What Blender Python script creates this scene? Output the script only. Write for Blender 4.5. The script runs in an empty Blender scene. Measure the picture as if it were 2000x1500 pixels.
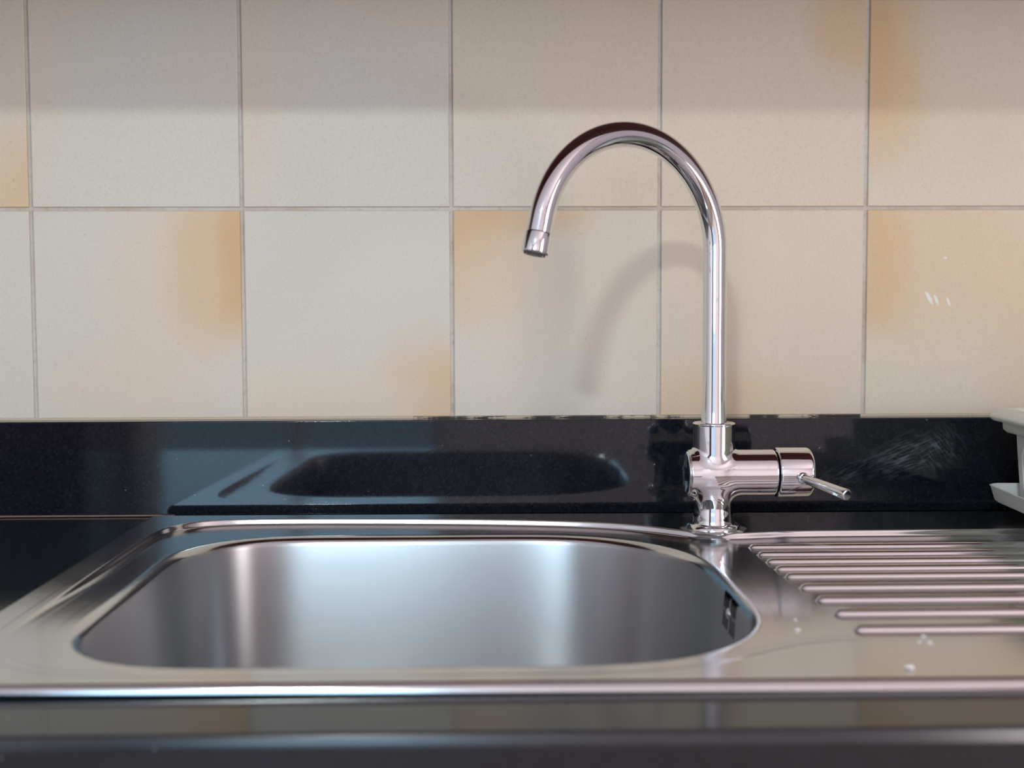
import bpy, bmesh, math, random
import numpy as np
from mathutils import Vector, Matrix

scene = bpy.context.scene
col = scene.collection
random.seed(7)

# ------------------------------------------------------------------ camera
# world: X right, Y into the tiled wall (tile face at Y = 0), Z up (worktop at Z = 0)
F_PX = 2137.8
CAM_LOC = Vector((0.0, -1.05775, 0.18044))
c_r = Vector((0.99980449, -0.01946651, -0.00347))
c_u = Vector((0.00451296, 0.05379149, 0.99854199))
c_f = Vector((0.01925147, 0.99836242, -0.05386883))
cam = bpy.data.cameras.new('camera')
cam.sensor_fit = 'HORIZONTAL'
cam.sensor_width = 36.0
cam.lens = 36.0 * F_PX / 2000.0
cam.clip_start = 0.01
cam.dof.use_dof = True
cam.dof.focus_distance = 0.97
cam.dof.aperture_fstop = 5.6
cam_o = bpy.data.objects.new('camera', cam)
col.objects.link(cam_o)
cam_o.matrix_world = Matrix(((c_r.x, c_u.x, -c_f.x, CAM_LOC.x),
                             (c_r.y, c_u.y, -c_f.y, CAM_LOC.y),
                             (c_r.z, c_u.z, -c_f.z, CAM_LOC.z),
                             (0, 0, 0, 1)))
scene.camera = cam_o

# ------------------------------------------------------------------ view, world, added doorway fill, daylight
vs = scene.view_settings
vs.view_transform = 'Standard'
vs.look = 'None'
vs.gamma = 1.0
vs.use_curve_mapping = False
vs.exposure = -0.51

world = bpy.data.worlds.new('world')
scene.world = world
world.use_nodes = True
bg = world.node_tree.nodes['Background']
bg.inputs['Color'].default_value = (0.55, 0.75, 1.0, 1)
bg.inputs['Strength'].default_value = 1.5

# room extents
RX0, RX1, RY1, RZ0, RZ1 = -2.1, 2.3, -4.0, -0.90, 1.63
# the window in the wall behind the camera
WX0, WX1, WZ0, WZ1 = -1.58, -0.22, -0.82, 1.20
# an unseen doorway added in the right-hand wall to let in warm fill
VY0, VY1, VZ0, VZ1 = -3.10, -1.90, RZ0, 1.15


def daylight_or_fill(sx, sz, loc, rot, energy, color):
    wl = bpy.data.lights.new('window_or_fill_light', 'AREA')
    wl.shape = 'RECTANGLE'
    wl.size = sx
    wl.size_y = sz
    wl.energy = energy
    wl.color = color
    o = bpy.data.objects.new('window_or_fill_light', wl)
    col.objects.link(o)
    o.location = loc
    o.rotation_euler = rot


WZM = 0.16        # sky above this height, a shaded balcony below it
daylight_or_fill(WX1 - WX0, WZ1 - WZM, ((WX0 + WX1) / 2, RY1 - 0.16, (WZM + WZ1) / 2), (math.radians(90), 0, 0), 40.0, (0.43, 0.75, 1.0))
daylight_or_fill(WX1 - WX0, WZM - WZ0, ((WX0 + WX1) / 2, RY1 - 0.16, (WZ0 + WZM) / 2), (math.radians(90), 0, 0), 1.0, (0.60, 0.80, 0.90))
daylight_or_fill(VY1 - VY0, VZ1 - VZ0, (RX1 + 0.16, (VY0 + VY1) / 2, (VZ0 + VZ1) / 2), (math.radians(90), 0, math.radians(90)), 105.0, (1.0, 0.88, 0.85))  # warm fill added behind the unseen doorway, not daylight
LAMP_POS = Vector((-0.66, -2.92, 1.60))
LAMP_STRENGTH = 540.0


# ------------------------------------------------------------------ helpers
def link(o, parent=None):
    col.objects.link(o)
    if parent is not None:
        o.parent = parent
    return o


def mesh_obj(name, verts, faces, mat, parent=None, smooth=True, normals=None):
    me = bpy.data.meshes.new(name)
    me.from_pydata([tuple(map(float, v)) for v in verts], [], [tuple(int(i) for i in f) for f in faces])
    me.validate()
    if mat is not None:
        me.materials.append(mat)
    if smooth:
        me.polygons.foreach_set('use_smooth', [True] * len(me.polygons))
    me.update()
    if normals is not None and len(me.vertices) == len(normals):
        me.normals_split_custom_set_from_vertices([tuple(map(float, n)) for n in normals])
    o = bpy.data.objects.new(name, me)
    return link(o, parent)


def empty(name, loc=(0, 0, 0), rz=0.0):
    o = bpy.data.objects.new(name, None)
    o.empty_display_size = 0.02
    o.location = loc
    o.rotation_euler = (0, 0, rz)
    return link(o)


def tag(o, label, category, group=None):
    o['label'] = label
    o['category'] = category
    if group:
        o['group'] = group
    return o


def structure(o):
    o['kind'] = 'structure'
    return o


def box_data(x0, x1, y0, y1, z0, z1, base=0):
    v = [(x0, y0, z0), (x1, y0, z0), (x1, y1, z0), (x0, y1, z0), (x0, y0, z1), (x1, y0, z1), (x1, y1, z1), (x0, y1, z1)]
    f = [(3, 2, 1, 0), (4, 5, 6, 7), (0, 1, 5, 4), (1, 2, 6, 5), (2, 3, 7, 6), (3, 0, 4, 7)]
    return v, [tuple(i + base for i in q) for q in f]


def boxes(name, blist, mat, parent=None, bevel=0.0):
    V, Fc = [], []
    for b in blist:
        v, f = box_data(*b, base=len(V))
        V += v
        Fc += f
    o = mesh_obj(name, V, Fc, mat, parent, smooth=False)
    if bevel > 0:
        m = o.modifiers.new('bevel', 'BEVEL')
        m.width = bevel
        m.segments = 3
        m.limit_method = 'ANGLE'
        o.data.polygons.foreach_set('use_smooth', [True] * len(o.data.polygons))
        m.harden_normals = True
    return o


def loft(loops, closed=True, cap_start=False, cap_end=False):
    n = len(loops[0])
    V = [p for lp in loops for p in lp]
    Fc = []
    m = n if closed else n - 1
    for i in range(len(loops) - 1):
        for j in range(m):
            a = i * n + j
            b = i * n + (j + 1) % n
            Fc.append((a, b, b + n, a + n))
    if cap_start:
        Fc.append(tuple(reversed(range(n))))
    if cap_end:
        k = (len(loops) - 1) * n
        Fc.append(tuple(range(k, k + n)))
    return V, Fc


def lathe(profile, n=64, axis='Z'):
    """profile: list of (radius, height); axis through the origin"""
    loops = []
    for r, h in profile:
        lp = []
        for j in range(n):
            a = 2 * math.pi * j / n
            c, s = r * math.cos(a), r * math.sin(a)
            lp.append((c, s, h) if axis == 'Z' else (h, c, s))
        loops.append(lp)
    return loft(loops, True, profile[0][0] > 1e-6, profile[-1][0] > 1e-6)


def xf(V, M):
    return [tuple(M @ Vector(v)) for v in V]


def frame_from(direction, up=(0, 0, 1)):
    z = Vector(direction).normalized()
    x = Vector(up).cross(z)
    if x.length < 1e-5:
        x = Vector((1, 0, 0))
    x.normalize()
    y = z.cross(x)
    return Matrix(((x.x, y.x, z.x), (x.y, y.y, z.y), (x.z, y.z, z.z)))


def tube(points, radii, n=40, cap=True):
    """sweep a circle along a planar/spatial polyline with parallel transport"""
    pts = [Vector(p) for p in points]
    T = []
    for i in range(len(pts)):
        a = pts[max(i - 1, 0)]
        b = pts[min(i + 1, len(pts) - 1)]
        T.append((b - a).normalized())
    ref = Vector((0, 1, 0))
    if abs(ref.dot(T[0])) > 0.9:
        ref = Vector((1, 0, 0))
    nv = (ref - T[0] * ref.dot(T[0])).normalized()
    loops = []
    for i, p in enumerate(pts):
        nv = (nv - T[i] * nv.dot(T[i])).normalized()
        bv = T[i].cross(nv)
        r = radii[i] if hasattr(radii, '__len__') else radii
        loops.append([tuple(p + (nv * math.cos(2 * math.pi * j / n) + bv * math.sin(2 * math.pi * j / n)) * r) for j in range(n)])
    return loft(loops, True, cap, cap)


# ------------------------------------------------------------------ materials
def new_mat(name):
    m = bpy.data.materials.new(name)
    m.use_nodes = True
    return m, m.node_tree.nodes, m.node_tree.links, m.node_tree.nodes['Principled BSDF']


def srgb(r, g, b):
    def c(x):
        x /= 255.0
        return x / 12.92 if x <= 0.04045 else ((x + 0.055) / 1.055) ** 2.4
    return (c(r), c(g), c(b), 1.0)


def plain(name, color, rough=0.5, metal=0.0, spec=0.5):
    m, N, L, p = new_mat(name)
    p.inputs['Base Color'].default_value = color
    p.inputs['Roughness'].default_value = rough
    p.inputs['Metallic'].default_value = metal
    p.inputs['Specular IOR Level'].default_value = spec
    return m


def math_node(N, L, op, a, b=None, clamp=False):
    n = N.new('ShaderNodeMath')
    n.operation = op
    n.use_clamp = clamp
    for i, x in enumerate((a, b)):
        if x is None:
            continue
        if hasattr(x, 'is_linked') or hasattr(x, 'links'):
            L.new(x, n.inputs[i])
        else:
            n.inputs[i].default_value = x
    return n.outputs[0]


def ramp(N, L, fac, lo, hi):
    n = N.new('ShaderNodeMapRange')
    n.interpolation_type = 'SMOOTHSTEP'
    L.new(fac, n.inputs['Value'])
    n.inputs['From Min'].default_value = lo
    n.inputs['From Max'].default_value = hi
    return n.outputs['Result']


def mix_rgb(N, L, fac, a, b, mode='MIX'):
    n = N.new('ShaderNodeMix')
    n.data_type = 'RGBA'
    n.blend_type = mode
    for sock, x in ((n.inputs['Factor'], fac), (n.inputs['A'], a), (n.inputs['B'], b)):
        if isinstance(x, (tuple, list)):
            sock.default_value = x
        elif isinstance(x, (int, float)):
            sock.default_value = x
        else:
            L.new(x, sock)
    return n.outputs['Result']


def noise(N, L, vec, scale, detail=2.0, rough=0.5):
    n = N.new('ShaderNodeTexNoise')
    n.inputs['Scale'].default_value = scale
    n.inputs['Detail'].default_value = detail
    n.inputs['Roughness'].default_value = rough
    if vec is not None:
        L.new(vec, n.inputs['Vector'])
    return n.outputs['Fac']


def mapping(N, L, vec, loc=(0, 0, 0), scale=(1, 1, 1), rot=(0, 0, 0)):
    n = N.new('ShaderNodeMapping')
    n.inputs['Location'].default_value = loc
    n.inputs['Scale'].default_value = scale
    n.inputs['Rotation'].default_value = rot
    L.new(vec, n.inputs['Vector'])
    return n.outputs['Vector']


def bump(N, L, p, height, strength, dist):
    n = N.new('ShaderNodeBump')
    n.inputs['Strength'].default_value = strength
    n.inputs['Distance'].default_value = dist
    L.new(height, n.inputs['Height'])
    L.new(n.outputs['Normal'], p.inputs['Normal'])


def blob(N, L, vec, cx, cz, rx, rz, edge, wob):
    """soft patch on a tile, in tile metres; wob = noise output that makes its border uneven"""
    m = mapping(N, L, vec, loc=(-cx / rx, 0, -cz / rz), scale=(1 / rx, 0, 1 / rz))
    ln = N.new('ShaderNodeVectorMath')
    ln.operation = 'LENGTH'
    L.new(m, ln.inputs[0])
    d = math_node(N, L, 'ADD', ln.outputs['Value'], math_node(N, L, 'MULTIPLY', math_node(N, L, 'SUBTRACT', wob, 0.5), 1.1))
    return ramp(N, L, d, 1.0 + edge, 1.0 - edge)


C_WHITE = srgb(208, 202, 189)
C_CREAM = srgb(212, 201, 180)
C_BEIGE = srgb(213, 199, 180)
C_PEACH = srgb(213, 184, 146)
C_ORANGE = srgb(206, 166, 118)


def tile_mat(name, base, blobs, seed=0.0, scratch=None):
    m, N, L, p = new_mat(name)
    tc = N.new('ShaderNodeTexCoord')
    v = tc.outputs['Object']
    vs_ = mapping(N, L, v, loc=(seed, seed * 1.7, seed * 0.3))
    wob = noise(N, L, vs_, 14.0, 3.0, 0.55)
    c = base
    for (cx, cz, rx, rz, colr, amt) in blobs:
        fac = math_node(N, L, 'MULTIPLY', blob(N, L, v, cx, cz, rx, rz, 0.55, wob), amt)
        c = mix_rgb(N, L, fac, c, colr)
    # faint cloudiness and the glaze's fine speckle
    cloud = ramp(N, L, noise(N, L, vs_, 7.0, 2.0), 0.35, 0.75)
    c = mix_rgb(N, L, math_node(N, L, 'MULTIPLY', cloud, 0.10), c, C_PEACH)
    sp = noise(N, L, vs_, 520.0, 2.0, 0.6)
    c = mix_rgb(N, L, math_node(N, L, 'MULTIPLY', ramp(N, L, sp, 0.50, 0.72), 0.16), c, srgb(150, 132, 112))
    sp2 = noise(N, L, vs_, 190.0, 1.0, 0.5)
    c = mix_rgb(N, L, math_node(N, L, 'MULTIPLY', ramp(N, L, sp2, 0.76, 0.80), 0.18), c, srgb(150, 120, 85))
    if scratch:
        for (cx, cz, rx, rz, rot) in scratch:
            mp = mapping(N, L, v, loc=(-cx, 0, -cz))
            mp = mapping(N, L, mp, rot=(0, rot, 0), scale=(1, 1, 1))
            mp = mapping(N, L, mp, scale=(1 / rx, 0, 1 / rz))
            ln = N.new('ShaderNodeVectorMath')
            ln.operation = 'LENGTH'
            L.new(mp, ln.inputs[0])
            d = math_node(N, L, 'ADD', ln.outputs['Value'], math_node(N, L, 'MULTIPLY', noise(N, L, v, 400.0, 2.0), 0.8))
            c = mix_rgb(N, L, math_node(N, L, 'MULTIPLY', ramp(N, L, d, 1.5, 0.9), 0.8), c, srgb(232, 232, 230))
    L.new(c, p.inputs['Base Color'])
    p.inputs['Roughness'].default_value = 0.42
    p.inputs['Specular IOR Level'].default_value = 0.35
    bump(N, L, p, sp, 0.06, 0.0005)
    return m


def granite_mat(name, smear=False, rough=0.09, tone=(1.0, 1.0, 1.0), ior=1.52):
    m, N, L, p = new_mat(name)
    tc = N.new('ShaderNodeTexCoord')
    v = tc.outputs['Object']
    vor = N.new('ShaderNodeTexVoronoi')
    vor.inputs['Scale'].default_value = 520.0
    L.new(v, vor.inputs['Vector'])
    wn = N.new('ShaderNodeTexWhiteNoise')
    L.new(vor.outputs['Position'], wn.inputs['Vector'])
    cellr = wn.outputs['Value']
    base = mix_rgb(N, L, cellr, (0.0045 * tone[0], 0.0056 * tone[1], 0.0085 * tone[2], 1), (0.0100 * tone[0], 0.0125 * tone[1], 0.0175 * tone[2], 1))
    # rare bright flecks
    vor2 = N.new('ShaderNodeTexVoronoi')
    vor2.inputs['Scale'].default_value = 150.0
    L.new(v, vor2.inputs['Vector'])
    wn2 = N.new('ShaderNodeTexWhiteNoise')
    L.new(vor2.outputs['Position'], wn2.inputs['Vector'])
    rare = math_node(N, L, 'GREATER_THAN', wn2.outputs['Value'], 0.965)
    near = math_node(N, L, 'LESS_THAN', vor2.outputs['Distance'], 0.13)
    fl = math_node(N, L, 'MULTIPLY', rare, near)
    base = mix_rgb(N, L, math_node(N, L, 'MULTIPLY', fl, 0.3), base, (0.35, 0.37, 0.38, 1))
    if smear:
        # dried soap smears on the upstand beside the dish rack
        for (cx, cz, rx, rz, rot, amt) in smear:
            mp = mapping(N, L, v, loc=(-cx, 0, -cz))
            mp = mapping(N, L, mp, rot=(0, rot, 0))
            st = noise(N, L, mapping(N, L, mp, scale=(60, 0, 420)), 1.0, 3.0, 0.6)
            mp = mapping(N, L, mp, scale=(1 / rx, 0, 1 / rz))
            ln = N.new('ShaderNodeVectorMath')
            ln.operation = 'LENGTH'
            L.new(mp, ln.inputs[0])
            f_ = math_node(N, L, 'MULTIPLY', ramp(N, L, ln.outputs['Value'], 1.0, 0.2), ramp(N, L, st, 0.42, 0.75))
            base = mix_rgb(N, L, math_node(N, L, 'MULTIPLY', f_, amt), base, (0.32, 0.38, 0.40, 1))
    L.new(base, p.inputs['Base Color'])
    rn = noise(N, L, v, 60.0, 3.0)
    rr = math_node(N, L, 'ADD', math_node(N, L, 'MULTIPLY', rn, 0.03), rough - 0.015)
    L.new(rr, p.inputs['Roughness'])
    p.inputs['IOR'].default_value = ior
    bump(N, L, p, cellr, 0.02, 0.0002)
    return m


def steel_mat(name, rough, scale, bump_s, tint=(0.60, 0.605, 0.61, 1), aniso=0.0, vary=1.0):
    m, N, L, p = new_mat(name)
    tc = N.new('ShaderNodeTexCoord')
    v = tc.outputs['Object']
    br = noise(N, L, mapping(N, L, v, scale=scale), 1.0, 3.0, 0.6)
    blot = noise(N, L, v, 18.0, 3.0, 0.6)
    c = mix_rgb(N, L, blot, tint, tuple(min(1, t * 1.10) for t in tint[:3]) + (1,))
    L.new(c, p.inputs['Base Color'])
    p.inputs['Metallic'].default_value = 1.0
    r1 = math_node(N, L, 'ADD', math_node(N, L, 'MULTIPLY', math_node(N, L, 'SUBTRACT', br, 0.5), 0.10 * vary), rough)
    r2 = math_node(N, L, 'ADD', math_node(N, L, 'MULTIPLY', math_node(N, L, 'SUBTRACT', blot, 0.5), 0.06 * vary), r1)
    L.new(r2, p.inputs['Roughness'])
    bump(N, L, p, br, bump_s, 0.0002)
    if aniso:
        # brushed round the bowl: reflections are drawn out up and down the walls
        p.inputs['Anisotropic'].default_value = aniso
        p.inputs['Anisotropic Rotation'].default_value = 0.25
        tg = N.new('ShaderNodeTangent')
        tg.direction_type = 'RADIAL'
        tg.axis = 'Z'
        L.new(tg.outputs['Tangent'], p.inputs['Tangent'])
    return m


M_DECK = steel_mat('steel_deck', 0.15, (90, 900, 200), 0.02)
M_RIB = steel_mat('steel_rib', 0.13, (40, 900, 400), 0.01, (0.66, 0.655, 0.655, 1))
M_BOWL = steel_mat('steel_bowl', 0.39, (120, 120, 900), 0.004, (0.50, 0.515, 0.53, 1), aniso=0.76, vary=0.4)
M_SPLASH = granite_mat('granite_upstand', [(0.400, 0.055, 0.045, 0.026, 0.35, 0.30), (0.432, 0.060, 0.026, 0.030, -0.9, 0.22),
                                            (0.350, 0.040, 0.10, 0.016, 0.38, 0.14)], rough=0.055, ior=1.45)
M_TOP = granite_mat('granite_top', None, rough=0.10, tone=(1.5, 2.2, 1.9))
M_CHROME = None


def chrome_mat():
    m, N, L, p = new_mat('chrome')
    tc = N.new('ShaderNodeTexCoord')
    v = tc.outputs['Object']
    g = noise(N, L, v, 140.0, 4.0, 0.65)
    c = mix_rgb(N, L, ramp(N, L, g, 0.60, 0.78), (0.80, 0.81, 0.83, 1), (0.60, 0.62, 0.62, 1))
    L.new(c, p.inputs['Base Color'])
    p.inputs['Metallic'].default_value = 1.0
    L.new(math_node(N, L, 'ADD', math_node(N, L, 'MULTIPLY', ramp(N, L, g, 0.55, 0.8), 0.16), 0.035), p.inputs['Roughness'])
    return m


M_CHROME = chrome_mat()
M_DARK = plain('dark_gap', (0.004, 0.004, 0.005, 1), 0.8, spec=0.0)
M_GROUT = None


def grout_mat():
    m, N, L, p = new_mat('grout')
    tc = N.new('ShaderNodeTexCoord')
    v = tc.outputs['Object']
    n1 = noise(N, L, v, 9.0, 4.0, 0.6)
    n2 = noise(N, L, v, 160.0, 3.0, 0.6)
    c = mix_rgb(N, L, ramp(N, L, n1, 0.4, 0.7), srgb(200, 193, 184), srgb(182, 168, 150))
    c = mix_rgb(N, L, math_node(N, L, 'MULTIPLY', ramp(N, L, n2, 0.5, 0.8), 0.4), c, srgb(120, 112, 100))
    L.new(c, p.inputs['Base Color'])
    p.inputs['Roughness'].default_value = 0.85
    bump(N, L, p, n2, 0.3, 0.0006)
    return m


M_GROUT = grout_mat()


def sealant_mat(name, clean, dirty, thr):
    m, N, L, p = new_mat(name)
    tc = N.new('ShaderNodeTexCoord')
    v = mapping(N, L, tc.outputs['Object'], scale=(1, 4, 4))
    n1 = noise(N, L, v, 16.0, 5.0, 0.7)
    c = mix_rgb(N, L, ramp(N, L, n1, thr, thr + 0.06), clean, dirty)
    L.new(c, p.inputs['Base Color'])
    p.inputs['Roughness'].default_value = 0.5
    return m


# ------------------------------------------------------------------ the room
M_PAINT = plain('wall_paint', srgb(230, 219, 223), 0.8)
M_CEIL = plain('ceiling_paint', srgb(241, 231, 234), 0.85)
M_FLOOR = plain('floor_tiles', srgb(120, 98, 82), 0.4)
M_FRAME = plain('window_frame_paint', srgb(225, 225, 222), 0.4)
structure(boxes('floor', [(RX0, RX1, RY1, 0.0, RZ0 - 0.1, RZ0)], M_FLOOR))
structure(boxes('ceiling', [(RX0, RX1, RY1, 0.0, RZ1, RZ1 + 0.1)], M_CEIL))
structure(boxes('wall_left', [(RX0 - 0.12, RX0, RY1, 0.0, RZ0, RZ1)], plain('wall_paint_left', srgb(212, 210, 214), 0.8)))
structure(boxes('wall_right', [(RX1, RX1 + 0.12, RY1, VY0, RZ0, RZ1), (RX1, RX1 + 0.12, VY1, 0.0, RZ0, RZ1),
                               (RX1, RX1 + 0.12, VY0, VY1, VZ1, RZ1)], M_PAINT))
structure(boxes('added_doorway_1', [(RX1 - 0.012, RX1 + 0.13, VY0 - 0.07, VY0, RZ0, VZ1 + 0.07), (RX1 - 0.012, RX1 + 0.13, VY1, VY1 + 0.07, RZ0, VZ1 + 0.07),  # frame of the added doorway
                           (RX1 - 0.012, RX1 + 0.13, VY0, VY1, VZ1, VZ1 + 0.07)], M_FRAME))
structure(boxes('wall_front', [(RX0, WX0, RY1 - 0.12, RY1, RZ0, RZ1), (WX1, RX1, RY1 - 0.12, RY1, RZ0, RZ1),
                               (WX0, WX1, RY1 - 0.12, RY1, RZ0, WZ0), (WX0, WX1, RY1 - 0.12, RY1, WZ1, RZ1)], M_PAINT))
win = structure(boxes('window_1', [(WX0, WX0 + 0.05, RY1 - 0.1, RY1 - 0.04, WZ0, WZ1), (WX1 - 0.05, WX1, RY1 - 0.1, RY1 - 0.04, WZ0, WZ1),
                                   (WX0, WX1, RY1 - 0.1, RY1 - 0.04, WZ0, WZ0 + 0.05), (WX0, WX1, RY1 - 0.1, RY1 - 0.04, WZ1 - 0.05, WZ1)], M_FRAME))
boxes('mullion', [((WX0 + WX1) / 2 - 0.03, (WX0 + WX1) / 2 + 0.03, RY1 - 0.1, RY1 - 0.04, WZ0, WZ1)], M_FRAME, win)

ADDED_CABINET = (RX0 + 0.002, -1.64, RY1 + 0.002, -3.42, RZ0, 1.25)  # unseen cabinet added to darken what the upstand reflects

# tiled wall: grout bed with every tile laid on it
wall = structure(boxes('wall_back', [(RX0, RX1, 0.0018, 0.15, RZ0, RZ1)], M_GROUT))
T = 0.2
GAP = 0.0038
Z_BOT, Z_MID = 0.0923, 0.2919


def tile_mesh():
    h = (T - GAP) / 2
    b = 0.0009
    V, Fc = loft([[(-h, 0.0017, -h), (h, 0.0017, -h), (h, 0.0017, h), (-h, 0.0017, h)],
                  [(-h, b, -h), (h, b, -h), (h, b, h), (-h, b, h)],
                  [(-h + b * .3, b * .3, -h + b * .3), (h - b * .3, b * .3, -h + b * .3), (h - b * .3, b * .3, h - b * .3), (-h + b * .3, b * .3, h - b * .3)],
                  [(-h + b, 0, -h + b), (h - b, 0, -h + b), (h - b, 0, h - b), (-h + b, 0, h - b)]], True, False, True)
    me = bpy.data.meshes.new('tile')
    me.from_pydata(V, [], Fc)
    me.materials.append(None)
    me.update()
    return me


W, CR, BE, PE, OR = C_WHITE, C_CREAM, C_BEIGE, C_PEACH, C_ORANGE
h_ = T / 2
TILE_LOOK = {   # (column, row): base colour and patches (x, z, rx, rz, colour, amount) in tile metres
    (-2, 0): (W, [(-.06, 0, .05, .12, BE, .6)]),
    (-2, 1): (CR, [(.06, -.08, .08, .05, PE, .9), (.05, .02, .05, .1, BE, .6)]),
    (-1, 0): (W, [(.035, .03, .062, .105, BE, .95), (.075, .05, .045, .075, PE, .9), (.098, .055, .022, .06, OR, .75), (-.03, -.07, .06, .04, BE, .8)]),
    (-1, 1): (W, [(-.095, .04, .025, .12, BE, .7), (-.07, .095, .05, .02, BE, .6)]),
    (0, 0): (W, [(.085, -.085, .055, .06, PE, .75), (-.06, -.085, .10, .03, CR, .9), (.02, -.09, .10, .025, BE, .6), (.1, -.095, .03, .04, OR, .35)]),
    (0, 1): (W, [(-.095, .03, .03, .12, BE, .8), (.05, .09, .09, .03, BE, .5)]),
    (1, 0): (W, [(-.075, .06, .055, .06, PE, .95), (-.015, .095, .05, .022, OR, .6), (-.085, .085, .03, .035, OR, .4), (-.03, .02, .06, .06, BE, .6), (.07, .02, .05, .10, CR, .5)]),
    (1, 1): (CR, [(.095, .09, .04, .04, OR, .6), (.05, .03, .08, .10, BE, .9), (-.06, -.08, .06, .05, W, .7)]),
    (2, 0): (BE, [(0, .06, .09, .05, CR, .45), (-.05, -.085, .09, .03, PE, .5)]),
    (2, 1): (BE, [(.085, .075, .04, .045, PE, .8), (-.04, -.03, .08, .07, CR, .35)]),
    (3, 0): (CR, [(-.09, .055, .035, .06, OR, .75), (-.03, .05, .10, .08, PE, .55), (.02, -.08, .12, .05, BE, .5), (.07, 0, .05, .1, PE, .4)]),
    (3, 1): (BE, [(-.085, .03, .04, .08, PE, .95), (-.095, .055, .022, .05, OR, .5), (.03, -.06, .1, .06, CR, .4)]),
}
tm = tile_mesh()
first = True
for k in range(-6, 6):
    for j in range(3):
        me = tm
        o = bpy.data.objects.new('tile', me)
        link(o, wall)
        xc = -0.23716 + (k + 0.5) * T
        zc = Z_BOT + (j + 0.5) * T + (GAP * 0 if j == 0 else -0.0004)
        o.location = (xc, 0, zc)
        if j == 0:            # the bottom course reaches down to the upstand
            o.location.z -= 0.0010
            o.scale.z = 1.0102
        rng = random.Random(k * 31 + j)
        look = TILE_LOOK.get((k, j))
        if look is None:
            look = (rng.choice((W, CR, BE)), [(rng.uniform(-.1, .1), rng.uniform(-.1, .1), .06, .07, rng.choice((BE, PE)), .7)])
        scr = None
        if (k, j) == (3, 0):
            scr = [(-.037, .014, .0022, .0080, .5), (-.030, .012, .0018, .0065, .4), (-.018, .010, .0014, .0055, .4), (-.022, .052, .0020, .0014, 0)]
        o.material_slots[0].link = 'OBJECT'
        o.material_slots[0].material = tile_mat('glazed_tile', look[0], look[1], seed=k * 1.37 + j * 5.1, scratch=scr)
# sealant beads of the wall: below the tiles and at the foot of the upstand
M_SEAL_T = sealant_mat('sealant_tiles', srgb(196, 182, 158), srgb(52, 46, 40), 0.48)
M_SEAL_B = sealant_mat('sealant_foot', srgb(122, 98, 80), srgb(40, 34, 32), 0.56)
M_SEAL_C = sealant_mat('sealant_clean', srgb(196, 182, 158), srgb(150, 132, 110), 0.60)
boxes('sealant_bead', [(-1.2, -0.075, -0.0009, 0.0017, 0.0902, 0.0924)], M_SEAL_C, wall, bevel=0.0006)
boxes('sealant_bead', [(-0.075, 0.36, -0.0008, 0.0017, 0.0902, 0.0922)], M_SEAL_T, wall, bevel=0.0006)
boxes('sealant_bead', [(0.36, 1.2, -0.0009, 0.0017, 0.0902, 0.0924)], M_SEAL_C, wall, bevel=0.0006)
# the dark wall cabinet overhead shades the upper tiles
M_WOOD = None


def wood_mat():
    m, N, L, p = new_mat('mahogany')
    tc = N.new('ShaderNodeTexCoord')
    g = noise(N, L, mapping(N, L, tc.outputs['Object'], scale=(30, 30, 2)), 1.0, 4.0, 0.6)
    L.new(mix_rgb(N, L, g, srgb(62, 22, 24), srgb(92, 38, 34)), p.inputs['Base Color'])
    p.inputs['Roughness'].default_value = 0.35
    return m


M_WOOD = wood_mat()
CAB_Z, CAB_D = 0.522, 0.33
cab = empty('wall_cabinet', (-0.2, 0, CAB_Z))
tag(cab, 'dark reddish wall cabinet above the tiles, mirrored as a dark band on the tap arch', 'cabinet')
boxes('carcass', [(-1.0, 1.6, -CAB_D + 0.02, -0.0005, 0.0, 0.72)], M_WOOD, cab)
for i in range(5):
    d = boxes('door', [(-1.0 + i * 0.52 + 0.002, -1.0 + (i + 1) * 0.52 - 0.002, -CAB_D, -CAB_D + 0.0195, 0.0, 0.72)], M_WOOD, cab, bevel=0.002)
    hx = -1.0 + i * 0.52 + (0.06 if i % 2 else 0.46)
    boxes('handle', [(hx - 0.005, hx + 0.005, -CAB_D - 0.028, -CAB_D - 0.020, 0.05, 0.17),
                     (hx - 0.004, hx + 0.004, -CAB_D - 0.021, -CAB_D + 0.001, 0.055, 0.063),
                     (hx - 0.004, hx + 0.004, -CAB_D - 0.021, -CAB_D + 0.001, 0.157, 0.165)], M_CHROME, d)

x0, x1, y0, y1, za, zb_ = ADDED_CABINET
tall = empty('added_tall_cabinet', (x0, y0, za))
tag(tall, 'tall dark reddish cabinet, added unseen behind the viewer to darken the left of the upstand', 'cabinet')
boxes('carcass', [(0, x1 - x0, 0, y1 - y0 - 0.02, 0, zb_ - za)], M_WOOD, tall)
for q0, q1 in ((0.08, 1.30), (1.304, zb_ - za)):
    d = boxes('door', [(0.002, x1 - x0 - 0.002, y1 - y0 - 0.0195, y1 - y0, q0, q1)], M_WOOD, tall, bevel=0.002)
    boxes('handle', [(x1 - x0 - 0.06, x1 - x0 - 0.05, y1 - y0 + 0.02, y1 - y0 + 0.03, q0 + 0.1, q0 + 0.24),
                     (x1 - x0 - 0.059, x1 - x0 - 0.051, y1 - y0 - 0.001, y1 - y0 + 0.021, q0 + 0.11, q0 + 0.118),
                     (x1 - x0 - 0.059, x1 - x0 - 0.051, y1 - y0 - 0.001, y1 - y0 + 0.021, q0 + 0.222, q0 + 0.23)], M_CHROME, d)

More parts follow.
